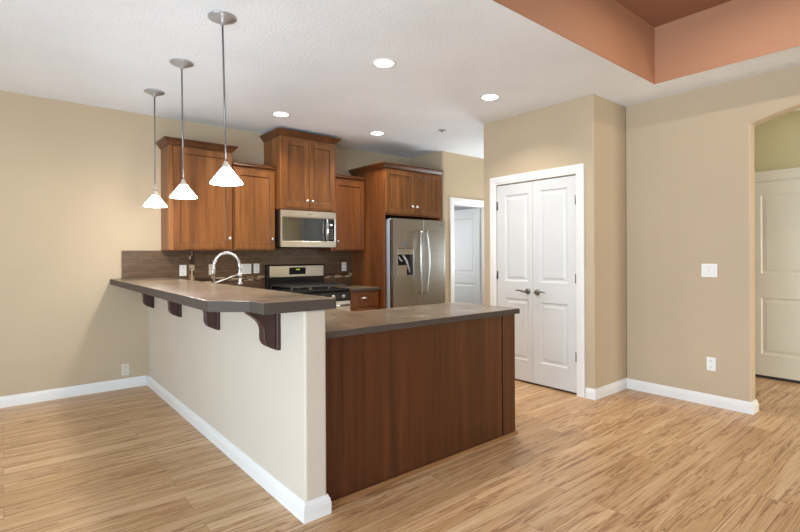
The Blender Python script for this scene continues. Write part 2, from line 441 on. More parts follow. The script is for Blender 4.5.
baseboard('baseboard_right', [(XR + .13, -4.0), (XR + .13, -.985), (XR, -.985), (XR, -4.0)][::-1], 'white baseboard before the arch')
baseboard('baseboard_pantry', [(XR + .13, 1.7), (XR + .13, 1.215), (XR, 1.215), (XR, YR), (XP, YR), (XP, 2.337)], 'white baseboard from pantry doors to arch')

# ------------------------------------------------------------------ door trims and leaves
CP = [(0, 0), (.004, .012), (.012, .018), (.075, .022), (.082, .02), (.085, .0)]   # casing profile: across, proud
def casing(name, rot, origin, x0, x1, ztop, mat, label, wd=.082, thick=.02, cap=False):
    m = MB()
    def ring(off, y): return [(x0 - off, y, 0), (x0 - off, y, ztop + off), (x1 + off, y, ztop + off), (x1 + off, y, 0)]
    prof = [(0, 0), (0, -thick * .55), (wd * .18, -thick * .62), (wd * .25, -thick * .8), (wd * .8, -thick), (wd, -thick * .9), (wd, 0)]
    rows = [[m.bm.verts.new(p) for p in ring(o, y)] for o, y in prof]
    for a, b in zip(rows, rows[1:] + rows[:1]):
        for k in range(3): m.bm.faces.new((a[k], a[k + 1], b[k + 1], b[k]))
    for e in (0, -1): m.bm.faces.new([r[e] for r in rows])
    if cap:
        m.box(x0 - wd - .02, x1 + wd + .02, -thick - .02, 0, ztop + wd, ztop + wd + .025)
        m.box(x0 - wd - .005, x1 + wd + .005, -thick - .006, 0, ztop + wd - .02, ztop + wd)
    o = m.build(name, mat, loc=origin, rz=rot); return struct(o, label)
casing('trim_1', -PI / 2, (XP, 3.375, 0), 0, .95, 2.093, TRIM, 'white casing around the pantry double doors')
casing('trim_2', 0, (5.0, YH, 0), 0, .74, 2.075, TRIM, 'white casing of the passage door')
casing('trim_3', -PI / 2, (XHD, 1.62, 0), 0, .86, 2.10, DOORH, 'cream casing with cap over the hall door', cap=True)
# jamb lining of the passage door
jl = MB().box(5.0, 5.012, YH, YH + .12, 0, 2.075).box(5.728, 5.74, YH, YH + .12, 0, 2.075).box(5.012, 5.728, YH, YH + .12, 2.063, 2.075)
struct(jl.build('trim_4', TRIM), 'white jamb of the passage door')

RAISED = [(.012, .010), (.03, .010), (.05, .003)]
def lever(parent, x, z, direction):
    m = MB().lathe([(.001, -.012), (.024, -.012), (.031, -.006), (.032, 0)], (x, 0, z), 'y')
    m.lathe([(.011, -.05), (.011, -.01)], (x, 0, z), 'y', n=14)
    d = direction
    m.tube([(x, -.045, z), (x + d * .02, -.052, z + .001), (x + d * .045, -.055, z + .006), (x + d * .075, -.055, z + .012), (x + d * .1, -.052, z + .010), (x + d * .118, -.05, z + .004)], [.011, .012, .010, .008, .007, .005], 10, sx=.8)
    return m.build('door_handle', DARKNI, parent)
def hinge(parent, x, z):
    m = MB().lathe([(.006, z - .045), (.006, z + .045)], (x, -.006, 0), 'z', n=10).box(x - .014, x + .014, -.004, .0, z - .045, z + .045)
    return m.build('hinge', DARKNI, parent)
# pantry leaves (local x runs from the far jamb toward the camera)
def leaf(n, y_start, W, rects, mat, label, X, z0, Ht, T=.035, rz=-PI / 2, loc=None):
    o = MB().panelled(W, Ht, T, rects, RAISED, mat).build('door_%d' % n, None, loc=loc or (X, y_start, z0), rz=rz)
    return struct(o, label)
d1 = leaf(1, 3.372, .452, [(.105, .405, .215, .85), (.105, .405, 1.03, 1.945)], DOORW, 'left white two-panel pantry door', XP + .004, .022, 2.058)
lever(d1, .352 + .045, .93, -1)
for z in (.34, 1.09, 1.84): hinge(d1, .0, z)
d2 = leaf(2, 2.917, .489, [(.085, .395, .215, .83), (.085, .395, 1.03, 1.955)], DOORW, 'right white two-panel pantry door', XP + .004, .022, 2.058)
lever(d2, .055, .925, 1)
for z in (.34, 1.08, 1.825): hinge(d2, .489, z)
# dark strip painted in as the shadow gap and ball catches at the head
struct(MB().box(XP + .012, XP + .03, 2.918, 2.9195, .03, 2.07).build('trim_5', HOLE), 'dark strip painted as shade between the pantry doors')
# passage leaf, opened square into the room beyond, seen along its inner face
d3 = leaf(3, 0, .74, [(.12, .64, .24, .87), (.12, .64, 1.03, 1.93)], DOORW, 'white door standing open beyond the passage', 0, 0, 2.045, .035, rz=-PI / 2, loc=(5.69, YH + .125 + .74, .015))
# hall leaf beyond the arch
d4 = leaf(4, 1.615, .85, [(.115, .735, .225, .83), (.115, .735, 1.085, 1.925)], DOORH, 'cream two-panel hall door seen through the arch', XHD - .022, .03, 2.065, T=.02)

struct(MB().box(XHD - .021, XHD - .0005, .775, 1.6, 0, .029).build('trim_6', HOLE), 'dark strip painted as shade under the hall door')  # dark box put in as the shade below the leaf

# ------------------------------------------------------------------ knobs, crown, cabinets
def knob(parent, x, y, z, mat=None):
    return MB().lathe([(.005, 0), (.005, -.012), (.010, -.015), (.0165, -.019), (.0178, -.024), (.014, -.029), (.004, -.031)], (x, y, z), 'y', n=18).build('knob', mat or NICKEL, parent)
SHAKER = [(.0, .0), (.010, .009), (.012, .009)]
def cab_door(parent, x, z, W, Hh, y, mat, kx, kz, fw=.062, name='door'):
    d = MB().panelled(W, Hh, .02, [(fw, W - fw, fw, Hh - fw)], [(.003, .010), (.010, .012)], mat, 0, 0, 0, GROOVE_SHADOW).build(name, None, parent, loc=(x, y - .02, z), bevel=.0015, seg=1)
    knob(d, kx - x, 0, kz - z)
    return d
def crown(parent, W, D, z, left, right, mat, h=.07, out=.052):
    prof = [(0, 0), (.004, 0), (.006, h * .12), (.014, h * .2), (.024, h * .42), (out * .72, h * .66), (out * .94, h * .76), (out, h * .8), (out, h)]
    def path(o):
        p = [(-o, 0), (-o, -D - o)] if left else [(0, 0), (0, -D - o)]
        return p + ([(W + o, -D - o), (W + o, 0)] if right else [(W, -D - o), (W, 0)])
    return MB().sweep(path, prof, z).build('crown', CROWN, parent)
def upper(label, x0, x1, z0, z1, yf, doors, cl_, cr_, ch, mat, group='wall cabinets over the range wall'):
    """doors: (xa, xb, za, zb, knob x, knob z) in room coordinates"""
    t = thing('wall_cabinet', label, 'cabinet', (x0, YB - .001, 0), 0, group)
    W = x1 - x0; D = YB - yf
    MB().box(0, W, -D, 0, z0, z1 - .001).build('body', mat, t, bevel=.002, seg=1)
    for xa, xb, za, zb, kx, kz in doors: cab_door(t, xa - x0, za, xb - xa, zb - za, -D - .0005, mat, kx - x0, kz)
    crown(t, W, D, z1, cl_, cr_, mat, ch, .05 if ch > .055 else .03)
    return t
upper('tall brown single-door wall cabinet at the left end, beside the bare beige wall', 1.290, 1.934, 1.392, 2.455, 5.20, [(1.33, 1.92, 1.41, 2.44, 1.893, 1.518)], True, True, .068, CAB)
upper('short brown single-door wall cabinet between the left end cabinet and the microwave', 1.938, 2.430, 1.392, 2.312, 5.20, [(1.955, 2.415, 1.41, 2.285, 2.386, 1.52)], False, False, .048, CAB)
upper('raised brown double-door wall cabinet above the microwave', 2.434, 3.170, 1.868, 2.700, 5.07, [(2.462, 2.79, 1.893, 2.668, 2.758, 1.972), (2.796, 3.14, 1.893, 2.668, 2.83, 1.972)], True, True, .068, CAB)
upper('narrow brown single-door wall cabinet right of the microwave', 3.175, 3.696, 1.392, 2.312, 5.20, [(3.225, 3.675, 1.412, 2.285, 3.262, 1.512)], False, False, .048, CABR)
# fridge surround
FX0, FX1, FYF = 3.700, 4.700, 4.78
t = thing('fridge_surround', 'brown cabinet surround with tall side panel and two doors above the fridge', 'cabinet', (FX0, YB - .001, 0))
W = FX1 - FX0; D = YB - FYF
MB().box(0, .022, -D, 0, 0, 2.43).build('side_panel', CABR, t, bevel=.002, seg=1)
MB().box(W - .022, W, -D, 0, 0, 2.43).build('side_panel', CABR, t, bevel=.002, seg=1)
MB().box(.0225, W - .0225, -D, 0, 1.845, 2.43).build('body', CABR, t)
cab_door(t, .012, 1.868, .476, .555, -D - .0005, CAB, 4.145 - FX0, 1.97)
cab_door(t, .494, 1.868, .476, .555, -D - .0005, CAB, 4.222 - FX0, 1.97)
crown(t, W, D, 2.431, True, False, CABR, .068, .05)

# ------------------------------------------------------------------ backsplash
t = thing('backsplash', 'brown tile backsplash with mosaic accent strips on the wall', 'backsplash', (.924, YB, 0))
TW = FX0 - .924
MB().box(0, XH0 - .924 + .0, -.010, -.0005, 1.112, 1.3905).box(XH0 - .924, XH1 + .06 - .924, -.010, -.0005, 1.112, 1.3905).box(XH1 + .06 - .924, TW - .001, -.010, -.0005, .931, 1.3905).box(2.434 - .924, 3.172 - .924, -.010, -.0005, 1.3905, 1.4285).build('tiles', TILE, t)
MB().box(-.006, 0, -.013, -.0005, 1.112, 1.3905).build('edge_strip', plain('tan tile edge', (150, 130, 104), .4), t)
def mosaic(x0, x1, z0, z1, vertical, skip=None):
    m = MB(); 
    if vertical:
        cols = 3; cw = (x1 - x0) / cols
        for c in range(cols):
            z = z0
            while z < z1 - .004:
                L = min(random.uniform(.03, .10), z1 - z); k = random.random()
                m.box(x0 + c * cw + .001, x0 + (c + 1) * cw - .001, -.0125, -.0101, z + .001, z + L - .001, ACC_L if k < .3 else ACC_M if k < .5 else ACC_D); z += L
    else:
        rows = 4; rh = (z1 - z0) / rows
        for c in range(rows):
            x = x0
            while x < x1 - .004:
                L = min(random.uniform(.04, .14), x1 - x); k = random.random()
                m.box(x + .001, x + L - .001, -.0125, -.0101, z0 + c * rh + .001, z0 + (c + 1) * rh - .001, ACC_L if k < .22 else ACC_M if k < .42 else ACC_D); x += L
    return m.build('mosaic_strip', None, t)
mosaic(.645, .70, .94, 1.385, True)
mosaic(.70, 2.434 - .924, 1.035, 1.09, False)
mosaic(3.21 - .924, TW - .002, 1.035, 1.092, False)

# ------------------------------------------------------------------ lower cabinets and worktops
CZ = .892; CT = .93
SX0, SX1, SY0, SY1 = 1.47, 1.84, 4.0, 4.72
# peninsula cabinet with finished back panel
t = thing('peninsula_cabinet', 'dark reddish brown peninsula cabinet with plain panel facing the room', 'cabinet', (XH1 + .002, 2.2153, 0))
PW = 2.938 - XH1 - .002
MB().box(.0, PW - .15, .012, .575, .0, CZ - .002).box(PW - .15, PW, .012, .575, .0, CZ - .002).build('body', CABD, t)
MB().box(0, 2.79 - XH1 - .004, 0, .0115, .018, CZ - .002).build('back_panel', CABD, t, bevel=.001, seg=1)
MB().box(2.80 - XH1, PW, -.004, .0115, .018, CZ - .002).build('end_stile', CABD, t, bevel=.002, seg=1)
MB().prism([(-.020, 0), (-.020, .007), (-.014, .015), (-.0045, .0178), (-.0045, 0)], 0.02, PW + .014, 'x').build('shoe_moulding', SHOE, t)
MB().prism([(PW + .001, -.0045), (PW + .014, -.0045), (PW + .014, .575), (PW + .001, .575)], 0, .017, 'z').build('shoe_moulding', SHOE, t)
for i, xa in enumerate((.62, 1.12)):
    d = MB().panelled(.48, .68, .02, [(.06, .42, .06, .62)], [(.002, .006), (.01, .009)], CABD).build('door', None, t, loc=(xa + .48, .5955, .12), rz=PI)
    knob(d, .43 if i else .05, 0, .6)
# sink run along the half wall
t = thing('sink_cabinet', 'brown base cabinet run behind the half wall under the sink', 'cabinet', (XH1 + .002, 2.795, 0))
EY = YB - 2.795 - .005; ya, yb = SY0 - 2.795 - .03, SY1 - 2.795 + .03
MB().box(0, .60, 0, ya, .1, CZ - .002).box(0, .60, yb, EY, .1, CZ - .002).box(.575, .60, ya, yb, .1, CZ - .002).box(0, .02, ya, yb, .1, CZ - .002).box(.02, .575, ya, yb, .1, .12).box(0, .53, 0.01, EY, 0, .0995).build('body', CABR, t)
for k in range(4):
    d = MB().panelled(.44, .70, .02, [(.06, .38, .06, .64)], [(.002, .006), (.01, .009)], CABR).build('door', None, t, loc=(.6205, .62 + .0 + .47 * k - .44 + .44, .13), rz=PI / 2)
    knob(d, .05 if k % 2 else .39, 0, .62)
# base cabinet left of range
t = thing('base_cabinet', 'brown corner base cabinet left of the range', 'cabinet', (1.913, YB - .001, 0), 0, 'base cabinets on the range wall')
MB().box(0, 2.432 - 1.913, -.60, 0, .1, CZ - .002).box(0, 2.432 - 1.913, -.53, 0, 0, .0995).build('body', CABR, t)
cab_door(t, .05, .12, .45, .56, -.6005, CABR, .46, .63)
d = MB().panelled(.45, .17, .02, [(.03, .42, .03, .14)], [(.002, .003), (.006, .004)], CABR).build('drawer', None, t, loc=(.05, -.6205, .705))
# base cabinet right of range
def cup_pull(parent, x, y, z):
    m = MB(); n = 12; rings = []
    for j in range(7):
        a = PI / 2 * j / 6; rings.append([m.bm.verts.new((x + .042 * math.cos(PI * k / n) * (math.cos(a) * .5 + .5), y - .022 * math.sin(a) * math.sin(PI * k / n) - .002, z - .004 + .024 * math.sin(PI * k / n) * math.cos(a))) for k in range(n + 1)])
    for a, b in zip(rings, rings[1:]):
        for k in range(n): f = m.bm.faces.new((a[k], a[k + 1], b[k + 1], b[k])); f.smooth = True
    m.box(x - .046, x + .046, y - .003, y, z - .006, z + .004)
    return m.build('cup_pull', NICKEL, parent)
t = thing('base_cabinet', 'brown base cabinet with cup-pull drawer between range and fridge panel', 'cabinet', (3.222, YB - .001, 0), 0, 'base cabinets on the range wall')
BW = FX0 - 3.222 - .002
MB().box(0, BW, -.625, 0, .1, CZ - .002).box(0, BW, -.55, 0, 0, .0995).build('body', CABR, t)
d = MB().panelled(.415, .182, .02, [(.028, .387, .028, .154)], [(.002, .003), (.006, .004)], CABR).build('drawer', None, t, loc=(.03, -.6455, .70))
cup_pull(d, .20, -.0, .10)
cab_door(t, .03, .12, .415, .56, -.6255, CABR, .07, .63)

def slab(name, pts, z0, z1, label, cat, group=None, r=.006, holes=None):
    m = MB(); m.prism(pts, z0, z1, 'z', COUNTER)
    o = m.build(name, None, bevel=r, seg=2); o.data.materials.append(EDGE)
    for p in o.data.polygons:
        if abs(p.normal.z) < .5: p.material_index = 1
    return tag(o, label, cat, group)
# L shaped worktop: along the range wall, down behind the half wall, out along the peninsula; open where the sink bowl sits
wt = MB()
X0 = XH1 + .003
outline = [(X0, 2.187), (2.965, 2.187), (2.98, 2.20), (2.98, 2.835), (2.965, 2.85), (1.93, 2.85), (1.93, SY0 - .1), (1.93, 4.87), (2.431, 4.87), (2.431, YB - .0135), (X0, YB - .0135)]
# split into pieces that share edges so the bowl opening stays free
V = {}
def vv(x, y, z):
    k = (round(x, 4), round(y, 4), z)
    if k not in V: V[k] = wt.bm.verts.new((x, y, z))
    return V[k]
yt = YB - .0135
regions = [[(X0, 2.187), (2.965, 2.187), (2.98, 2.20), (2.98, 2.835), (2.965, 2.85), (1.93, 2.85), (X0, 2.85)],
           [(X0, 2.85), (1.93, 2.85), (1.93, SY0), (SX1, SY0), (SX0, SY0), (X0, SY0)],
           [(X0, SY0), (SX0, SY0), (SX0, SY1), (X0, SY1)], [(SX1, SY0), (1.93, SY0), (1.93, SY1), (SX1, SY1)],
           [(X0, SY1), (SX0, SY1), (SX1, SY1), (1.93, SY1), (1.93, 4.87), (2.431, 4.87), (2.431, yt), (X0, yt)]]
edges = {}
for rg in regions:
    wt.bm.faces.new([vv(x, y, CT) for x, y in rg]); wt.bm.faces.new([vv(x, y, CZ) for x, y in rg[::-1]])
    for a, b in zip(rg, rg[1:] + rg[:1]):
        k = tuple(sorted((a, b))); edges[k] = edges.get(k, 0) + 1
for (a, b), c in edges.items():
    if c == 1: wt.bm.faces.new((vv(*a, CT), vv(*b, CT), vv(*b, CZ), vv(*a, CZ)))
wt.mats = [COUNTER, EDGE]
o = wt.build('worktop', None, bevel=.003, seg=2, ang=50)
for p in o.data.polygons:
    if abs(p.normal.z) < .5: p.material_index = 1
tag(o, 'brown laminate worktop of the peninsula, running back behind the bar', 'countertop')
slab('worktop', [(3.218, YB - .0135), (3.218, 4.845), (FX0 - .002, 4.845), (FX0 - .002, YB - .0135)], CZ, CT, 'small brown laminate worktop between range and fridge panel', 'countertop')
slab('bar_top', [(.822, YB - .001), (.777, 2.42), (.93, 2.28), (.937, 2.132), (1.328, 2.132), (1.345, 2.15), (1.345, YB - .001)][::-1], 1.0535, 1.108,
     'raised brown laminate bar top with clipped corner on the half wall', 'countertop', r=.0025)

# sink
t = thing('sink', 'stainless kitchen sink bowl set in the worktop behind the bar', 'sink', ((SX0 + SX1) / 2, (SY0 + SY1) / 2, CT))
hx, hy = (SX1 - SX0) / 2 - .003, (SY1 - SY0) / 2 - .003
m = MB(); rows = []
for ox, z in ((.022, .0008), (.022, .003), (-.004, .003), (-.008, -.18), (-.04, -.195)):
    rows.append([m.bm.verts.new((sx * (hx + ox), sy * (hy + ox), z)) for sx, sy in ((-1, -1), (1, -1), (1, 1), (-1, 1))])
for a, b in zip(rows, rows[1:]):
    for k in range(4): m.bm.faces.new((a[k], a[(k + 1) % 4], b[(k + 1) % 4], b[k]))
m.bm.faces.new(rows[-1])
m.build('bowl', STEEL, t)
MB().lathe([(.04, -.194), (.04, -.191), (.03, -.191), (.02, -.193)], (0, 0, 0), 'z').build('drain', CHROME, t)

# faucet: riser next to the half wall, spring arch over the bowl
t = thing('faucet', 'chrome spring-neck kitchen faucet rising behind the bar', 'faucet', (1.415, 4.26, CT))
sp = .235; r_ = sp / 2; zr = .295
MB().lathe([(.026, .0005), (.026, .012), (.018, .02), (.015, .03), (.014, .24), (.017, .245), (.017, .265), (.012, .268)], (0, 0, 0), 'z', n=18).build('riser', CHROME, t)
arc = [(0, 0, .26)] + [(r_ - r_ * math.cos(PI * k / 24), 0, zr + r_ * 1.12 * math.sin(PI * k / 24)) for k in range(25)] + [(sp, 0, .27)]
MB().tube(arc, .0075, 8).build('hose', NICKEL, t)
# spring coil wound round the hose
def along(pts, s):
    pts = [Vector(p) for p in pts]; L = [0]
    for a, b in zip(pts, pts[1:]): L.append(L[-1] + (b - a).length)
    q = s * L[-1]
    for k in range(len(pts) - 1):
        if q <= L[k + 1] or k == len(pts) - 2:
            f = (q - L[k]) / (L[k + 1] - L[k]); p = pts[k].lerp(pts[k + 1], f); return p, (pts[k + 1] - pts[k]).normalized()
coil = []; turns = 22; N = turns * 10
for k in range(N + 1):
    p, tg = along(arc, k / N); a = 2 * PI * turns * k / N; yv = Vector((0, 1, 0)); nv = tg.cross(yv)
    coil.append(p + (yv * math.cos(a) + nv * math.sin(a)) * .0145)
MB().tube(coil, .0034, 6).build('spring', CHROME, t)
MB().lathe([(.011, .285), (.015, .275), (.015, .21), (.0135, .2), (.0135, .175), (.02, .165), (.023, .15), (.022, .14), (.001, .14)][::-1], (sp, 0, 0), 'z', n=18).build('spray_head', CHROME, t)
MB().tube([(.012, 0, .165), (sp * .5, 0, .20), (sp - .012, 0, .235)], .0055, 8).lathe([(.019, .225), (.019, .245)], (sp, 0, 0), 'z', n=16).build('docking_arm', NICKEL, t)
MB().tube([(0, -.014, .08), (0, -.04, .085), (.0, -.09, .12)], [.009, .006, .005], 8).build('lever', CHROME, t)

# corbels under the bar
CORBEL = None
prof = [(0, 0), (-.186, 0), (-.180, -.014), (-.163, -.034), (-.14, -.050), (-.118, -.068), (-.102, -.086), (-.093, -.106), (-.090, -.13),
        (-.091, -.16), (-.087, -.182), (-.076, -.202), (-.058, -.216), (-.036, -.224), (-.018, -.226), (0, -.226)]
prof = [(x * 1.0 + .0, z) for x, z in prof]
ck = [('nearest dark cherry corbel under the clipped end of the bar top', 2.463), ('second dark cherry corbel from the near end of the bar', 3.401),
      ('third dark cherry corbel from the near end of the bar', 4.328), ('farthest dark cherry corbel under the bar, close to the back wall', 5.276)]
for k, (lab, y) in enumerate(ck):
    if k == 0:
        t = thing('corbel', lab, 'corbel', (XH0 - .001, y, 1.053), 0, 'corbels under the bar top')
        MB().box(-.022, 0, -.045, .045, -.235, -.0005).build('back_plate', CORB, t, bevel=.002, seg=1)
        MB().prism([(min(p[0], -.0225), p[1]) for p in prof], -.033, .033, 'y').build('bracket', CORB, t, loc=(0, 0, -.0006), bevel=.002, seg=1)
        CORBEL = t
    else:
        c = CORBEL.copy(); C.objects.link(c); c.location.y = y; c['label'] = lab
        for ch in CORBEL.children:
            q = ch.copy(); C.objects.link(q); q.parent = c

# ------------------------------------------------------------------ range
t = thing('range', 'stainless and black gas range with raised back panel and iron grates', 'stove', (2.4355, YB - .018, 0))
RW = .778; D = .655
MB().box(0, RW, -D, -.06, .03, .90, BLACK).build('body', None, t, bevel=.004)
MB().box(.03, RW - .03, -D + .04, -.1, 0, .0295, BLACKM).build('plinth', None, t)
MB().box(0, RW, -D - .012, -.062, .9005, .938, BLACKM).build('cooktop', None, t, bevel=.012, seg=3)
MB().prism([(-.061, .9385), (-.061, 1.0), (-.075, 1.215), (-.06, 1.222), (0, 1.222), (0, .9)], 0, RW, 'x', BLACK).box(0, RW, -.0605, 0, .70, .90, BLACK).build('back_panel', None, t, bevel=.006, seg=2)
# slanted stainless control fascia
fa = MB(); x0, x1 = .022, RW - .018
fa.prism([(-.074, 1.07), (-.084, 1.072), (-.09, 1.205), (-.0765, 1.21)], x0, x1, 'x', STEELW)
fa.build('fascia', None, t, bevel=.003)
dsp = MB().prism([(-.0845, 1.10), (-.0875, 1.10), (-.0925, 1.185), (-.0895, 1.185)], .275, .50, 'x', BLACKM)
dsp.build('display', None, t)
for x in (.368, .380, .396, .408): MB().box(x, x + .008, -.0935, -.0905, 1.154, 1.166, GREEN).build('clock_digit', None, t)
# burners and grates
for bx_, by_, br_ in ((.17, -.20, .045), (.17, -.50, .05), (.60, -.20, .04), (.60, -.50, .055), (.385, -.35, .05)):
    MB().lathe([(br_, .9385), (br_, .946), (br_ * .75, .95), (br_ * .75, .958), (.001, .959)], (bx_, by_, 0), 'z', n=20, m=BLACKM).build('burner', None, t)
for g0, g1 in ((.03, .262), (.268, .510), (.516, .748)):
    m = MB(); zt = .972; a0, a1 = -.62, -.10
    for x in (g0, g1): m.box(x - .006 if x == g1 else x, x if x == g1 else x + .006, a0, a1, zt, zt + .012)
    for y in (a0, (a0 + a1) / 2, a1): m.box(g0, g1, y - .006, y + .006, zt, zt + .012)
    xm = (g0 + g1) / 2; m.box(xm - .005, xm + .005, a0, a1, zt, zt + .012)
    for y in (a0 + .13, a1 - .13): m.box(g0, g1, y - .005, y + .005, zt + .001, zt + .011)
    for x in (g0 + .003, g1 - .003):
        for y in (a0, a1): m.box(x - .007, x + .007, y - .007, y + .007, .9385, zt + .002)
    m.build('grate', IRON, t)
# front: knob strip, oven door with handle, drawer
MB().box(.003, RW - .003, -D - .03, -D - .0005, .80, .899, BLACK).build('control_strip', None, t, bevel=.006)
for x in (.10, .24, .385, .53, .67):
    MB().lathe([(.021, -D - .031), (.021, -D - .04), (.017, -D - .055), (.001, -D - .056)], (x, 0, .85), 'y', n=18, m=STEELW).build('control_knob', None, t)
od = MB().box(.003, RW - .003, -D - .028, -D - .0005, .22, .794, STEELW).build('oven_door', None, t, bevel=.004)
MB().box(.12, RW - .12, -D - .031, -D - .0285, .33, .66, BGLASS).build('oven_window', None, od)
MB().tube([(.05, -D - .03, .745), (.05, -D - .075, .745), (RW - .05, -D - .075, .745), (RW - .05, -D - .03, .745)], .013, 10, m=CHROME).build('handle', None, od)
MB().box(.003, RW - .003, -D - .026, -D - .0005, .05, .214, STEELW).build('drawer', None, t, bevel=.004)

# ------------------------------------------------------------------ microwave
t = thing('microwave', 'stainless over-range microwave with black glass door', 'microwave', (2.4345, YB - .012, 1.43))
MW = 3.168 - 2.4345; D = YB - .012 - 5.085
MB().box(0, MW, -D, 0, .0, .432, BLACK).build('body', None, t, bevel=.003)
MB().panelled(MW - .0, .425, .022, [(.018, MW - .012, .068, .352)], [(.002, .005), (.006, .006)], STEELW).build('front_frame', None, t, loc=(0, -D - .0225, .003), bevel=.002, seg=1)
MB().panelled(.57, .272, .004, [(.022, .548, .022, .250)], [(.004, .0015)], BGLASS).build('door_window', None, t, loc=(.026, -D - .0215, .074))
MB().box(.612, MW - .020, -D - .0205, -D - .0168, .076, .345, BLACK).build('control_panel', None, t)
MB().box(.648, .685, -D - .0218, -D - .0207, .262, .285, BLUEW).build('display', None, t)
m = MB()
for r_i in range(5):
    for c_i in range(3): m.box(.640 + c_i * .02, .652 + c_i * .02, -D - .0214, -D - .0207, .10 + r_i * .027, .112 + r_i * .027, GREYD)
m.build('keypad', None, t)
MB().tube([(.598, -D - .022, .335)] + [(.598 - .006 * math.sin(PI * k / 10), -D - .045 - .022 * math.sin(PI * k / 10), .335 - .25 * k / 10) for k in range(11)] + [(.598, -D - .022, .085)], .013, 12, m=CHROME).build('handle', None, t)
MB().box(.345, .40, -D - .0232, -D - .0227, .386, .394, GREYD).build('badge', None, t)
MB().box(.05, MW - .05, -D + .04, -.06, -.006, -.0002, BLACKM).build('vent_grille', None, t)

# ------------------------------------------------------------------ fridge
t = thing('refrigerator', 'stainless side-by-side refrigerator with dispenser and curved handles', 'refrigerator', (3.745, YB - .03, 0))
FW = 4.655 - 3.745; bf = -(YB - .03 - 4.735); df = -(YB - .03 - 4.657)
MB().box(.004, FW - .004, bf, 0, .03, 1.788, GREYP).box(.02, FW - .02, bf + .03, -.03, 0, .0295, BLACKM).build('body', None, t, bevel=.004)
MB().box(.012, FW - .012, bf - .031, bf - .0005, .06, 1.775, BLACKM).build('gasket', None, t)
# freezer door with the dispenser opening cut in
dx0, dx1, dz0, dz1 = .075, .335, 1.07, 1.42
LD = .511
fd = MB().panelled(LD, 1.72, .046, [(dx0, dx1, dz0 - .075, dz1 - .075)], [(.002, .003), (.004, .040)], STEEL).build('freezer_door', None, t, loc=(0, df, .075), bevel=.006, seg=3, ang=50)
MB().box(dx0 + .006, dx1 - .006, .032, .0395, dz0 - .065, dz1 - .085, BLACK).build('dispenser_back', None, fd)
MB().box(dx0 + .006, dx1 - .006, .001, .031, dz1 - .155, dz1 - .081, STEELW).build('dispenser_control', None, fd, bevel=.002)
MB().box(dx0 + .07, dx0 + .16, -.002, .0005, dz1 - .075 + .02, dz1 - .075 + .09, GREYD).build('dispenser_display', None, fd)
MB().box(dx0 + .006, dx0 + .15, .003, .031, dz0 - .07, dz0 + .06, STEELW).build('dispenser_tray', None, fd, bevel=.002)
MB().tube([(dx0 + .1, .02, dz1 - .16), (dx0 + .15, .006, dz1 - .24), (dx0 + .2, .004, dz0 - .03)], .014, 10, m=GREYP).build('dispenser_paddle', None, fd)
MB().tube([(dx0 + .03, .02, dz1 - .18), (dx0 + .05, .008, dz1 - .225), (dx0 + .08, .012, dz1 - .235)], .011, 10, m=GREYP).build('ice_chute', None, fd)
rd = MB().box(0, FW - LD - .006, 0, .046, 0, 1.72, STEEL).build('fridge_door', None, t, loc=(LD + .006, df, .075), bevel=.006, seg=3)
def fhandle(parent, x, s):
    pts = []
    for k in range(17):
        u = k / 16; b = math.sin(PI * u) ** .8
        pts.append((x + s * .026 * b, -.045 - .015 * b, .775 + .79 * u))
    pts = [(x, -.002, .772)] + pts + [(x, -.002, 1.568)]
    return MB().tube(pts, .0115, 12, m=HANDLE).build('handle', None, parent)
fhandle(fd, LD - .075 + .0, -1)
fhandle(rd, .055 - .035, 1)
MB().lathe([(.026, -.003), (.026, -.0005)], (.20, 0, 1.555), 'y', n=20, m=GREYD).lathe([(.018, -.0045), (.018, -.003)], (.20, 0, 1.555), 'y', n=20, m=STEELW).build('badge', None, rd)
MB().box(.29, .36, -.002, -.0003, 1.655, 1.668, GREYD).build('nameplate', None, rd)
for x in (.03, FW - .07): MB().box(x, x + .04, bf - .03, bf + .06, 1.7885, 1.80, GREYP).build('hinge_cover', None, t, bevel=.003)

# ------------------------------------------------------------------ outlets and switches
def outlet(label, loc, rz, W, Hh, kind, group, mat=WPLAS, n=1):
    t = thing('outlet' if kind == 'outlet' else 'light_switch', label, 'outlet' if kind == 'outlet' else 'light switch', loc, rz, group)
    MB().box(-W / 2, W / 2, -.006, -.0005, -Hh / 2, Hh / 2).build('cover_plate', mat, t, bevel=.0025)
    if kind == 'outlet':
        for s in (-1, 1):
            f = MB().box(-.017, .017, -.0085, -.0062, s * .028 - .0165, s * .028 + .0165, mat)
            for dx in (-.006, .006): f.box(dx - .0012, dx + .0012, -.0091, -.0086, s * .028 - .003, s * .028 + .007, HOLE)
            f.box(-.002, .002, -.0091, -.0086, s * .028 - .010, s * .028 - .006, HOLE)
            f.build('receptacle', None, t)
    else:
        for k in range(n):
            cx = (k - (n - 1) / 2) * .046
            MB().prism([(-.0062, -.033), (-.0085, -.033), (-.0115, .033), (-.0062, .033)], cx - .0165, cx + .0165, 'x', mat).build('rocker', None, t)
            MB().box(cx - .019, cx + .019, -.0062, -.0055, -.036, .036, OFFPL).build('switch_frame', None, t)
    return t
yt = YB - .010
outlet('white outlet on the tiles near the left end of the bar top', (1.504, yt, 1.176), 0, .072, .118, 'outlet', 'backsplash outlets')
outlet('cream outlet on the tiles just left of the faucet neck', (1.812, yt, 1.18), 0, .07, .118, 'outlet', 'backsplash outlets', OFFPL)
outlet('double white switch on the tiles behind the faucet', (2.195, yt, 1.178), 0, .146, .118, 'switch', 'backsplash switches', n=2)
outlet('white outlet on the tiles nearest the left of the range', (2.333, yt, 1.182), 0, .072, .115, 'outlet', 'backsplash outlets')
outlet('white outlet on the tiles right of the range', (3.568, yt, 1.182), 0, .075, .12, 'outlet', 'backsplash outlets')
outlet('cream outlet low on the back wall beside the half wall', (.952, YB, .188), 0, .072, .118, 'outlet', 'low wall outlets', OFFPL)
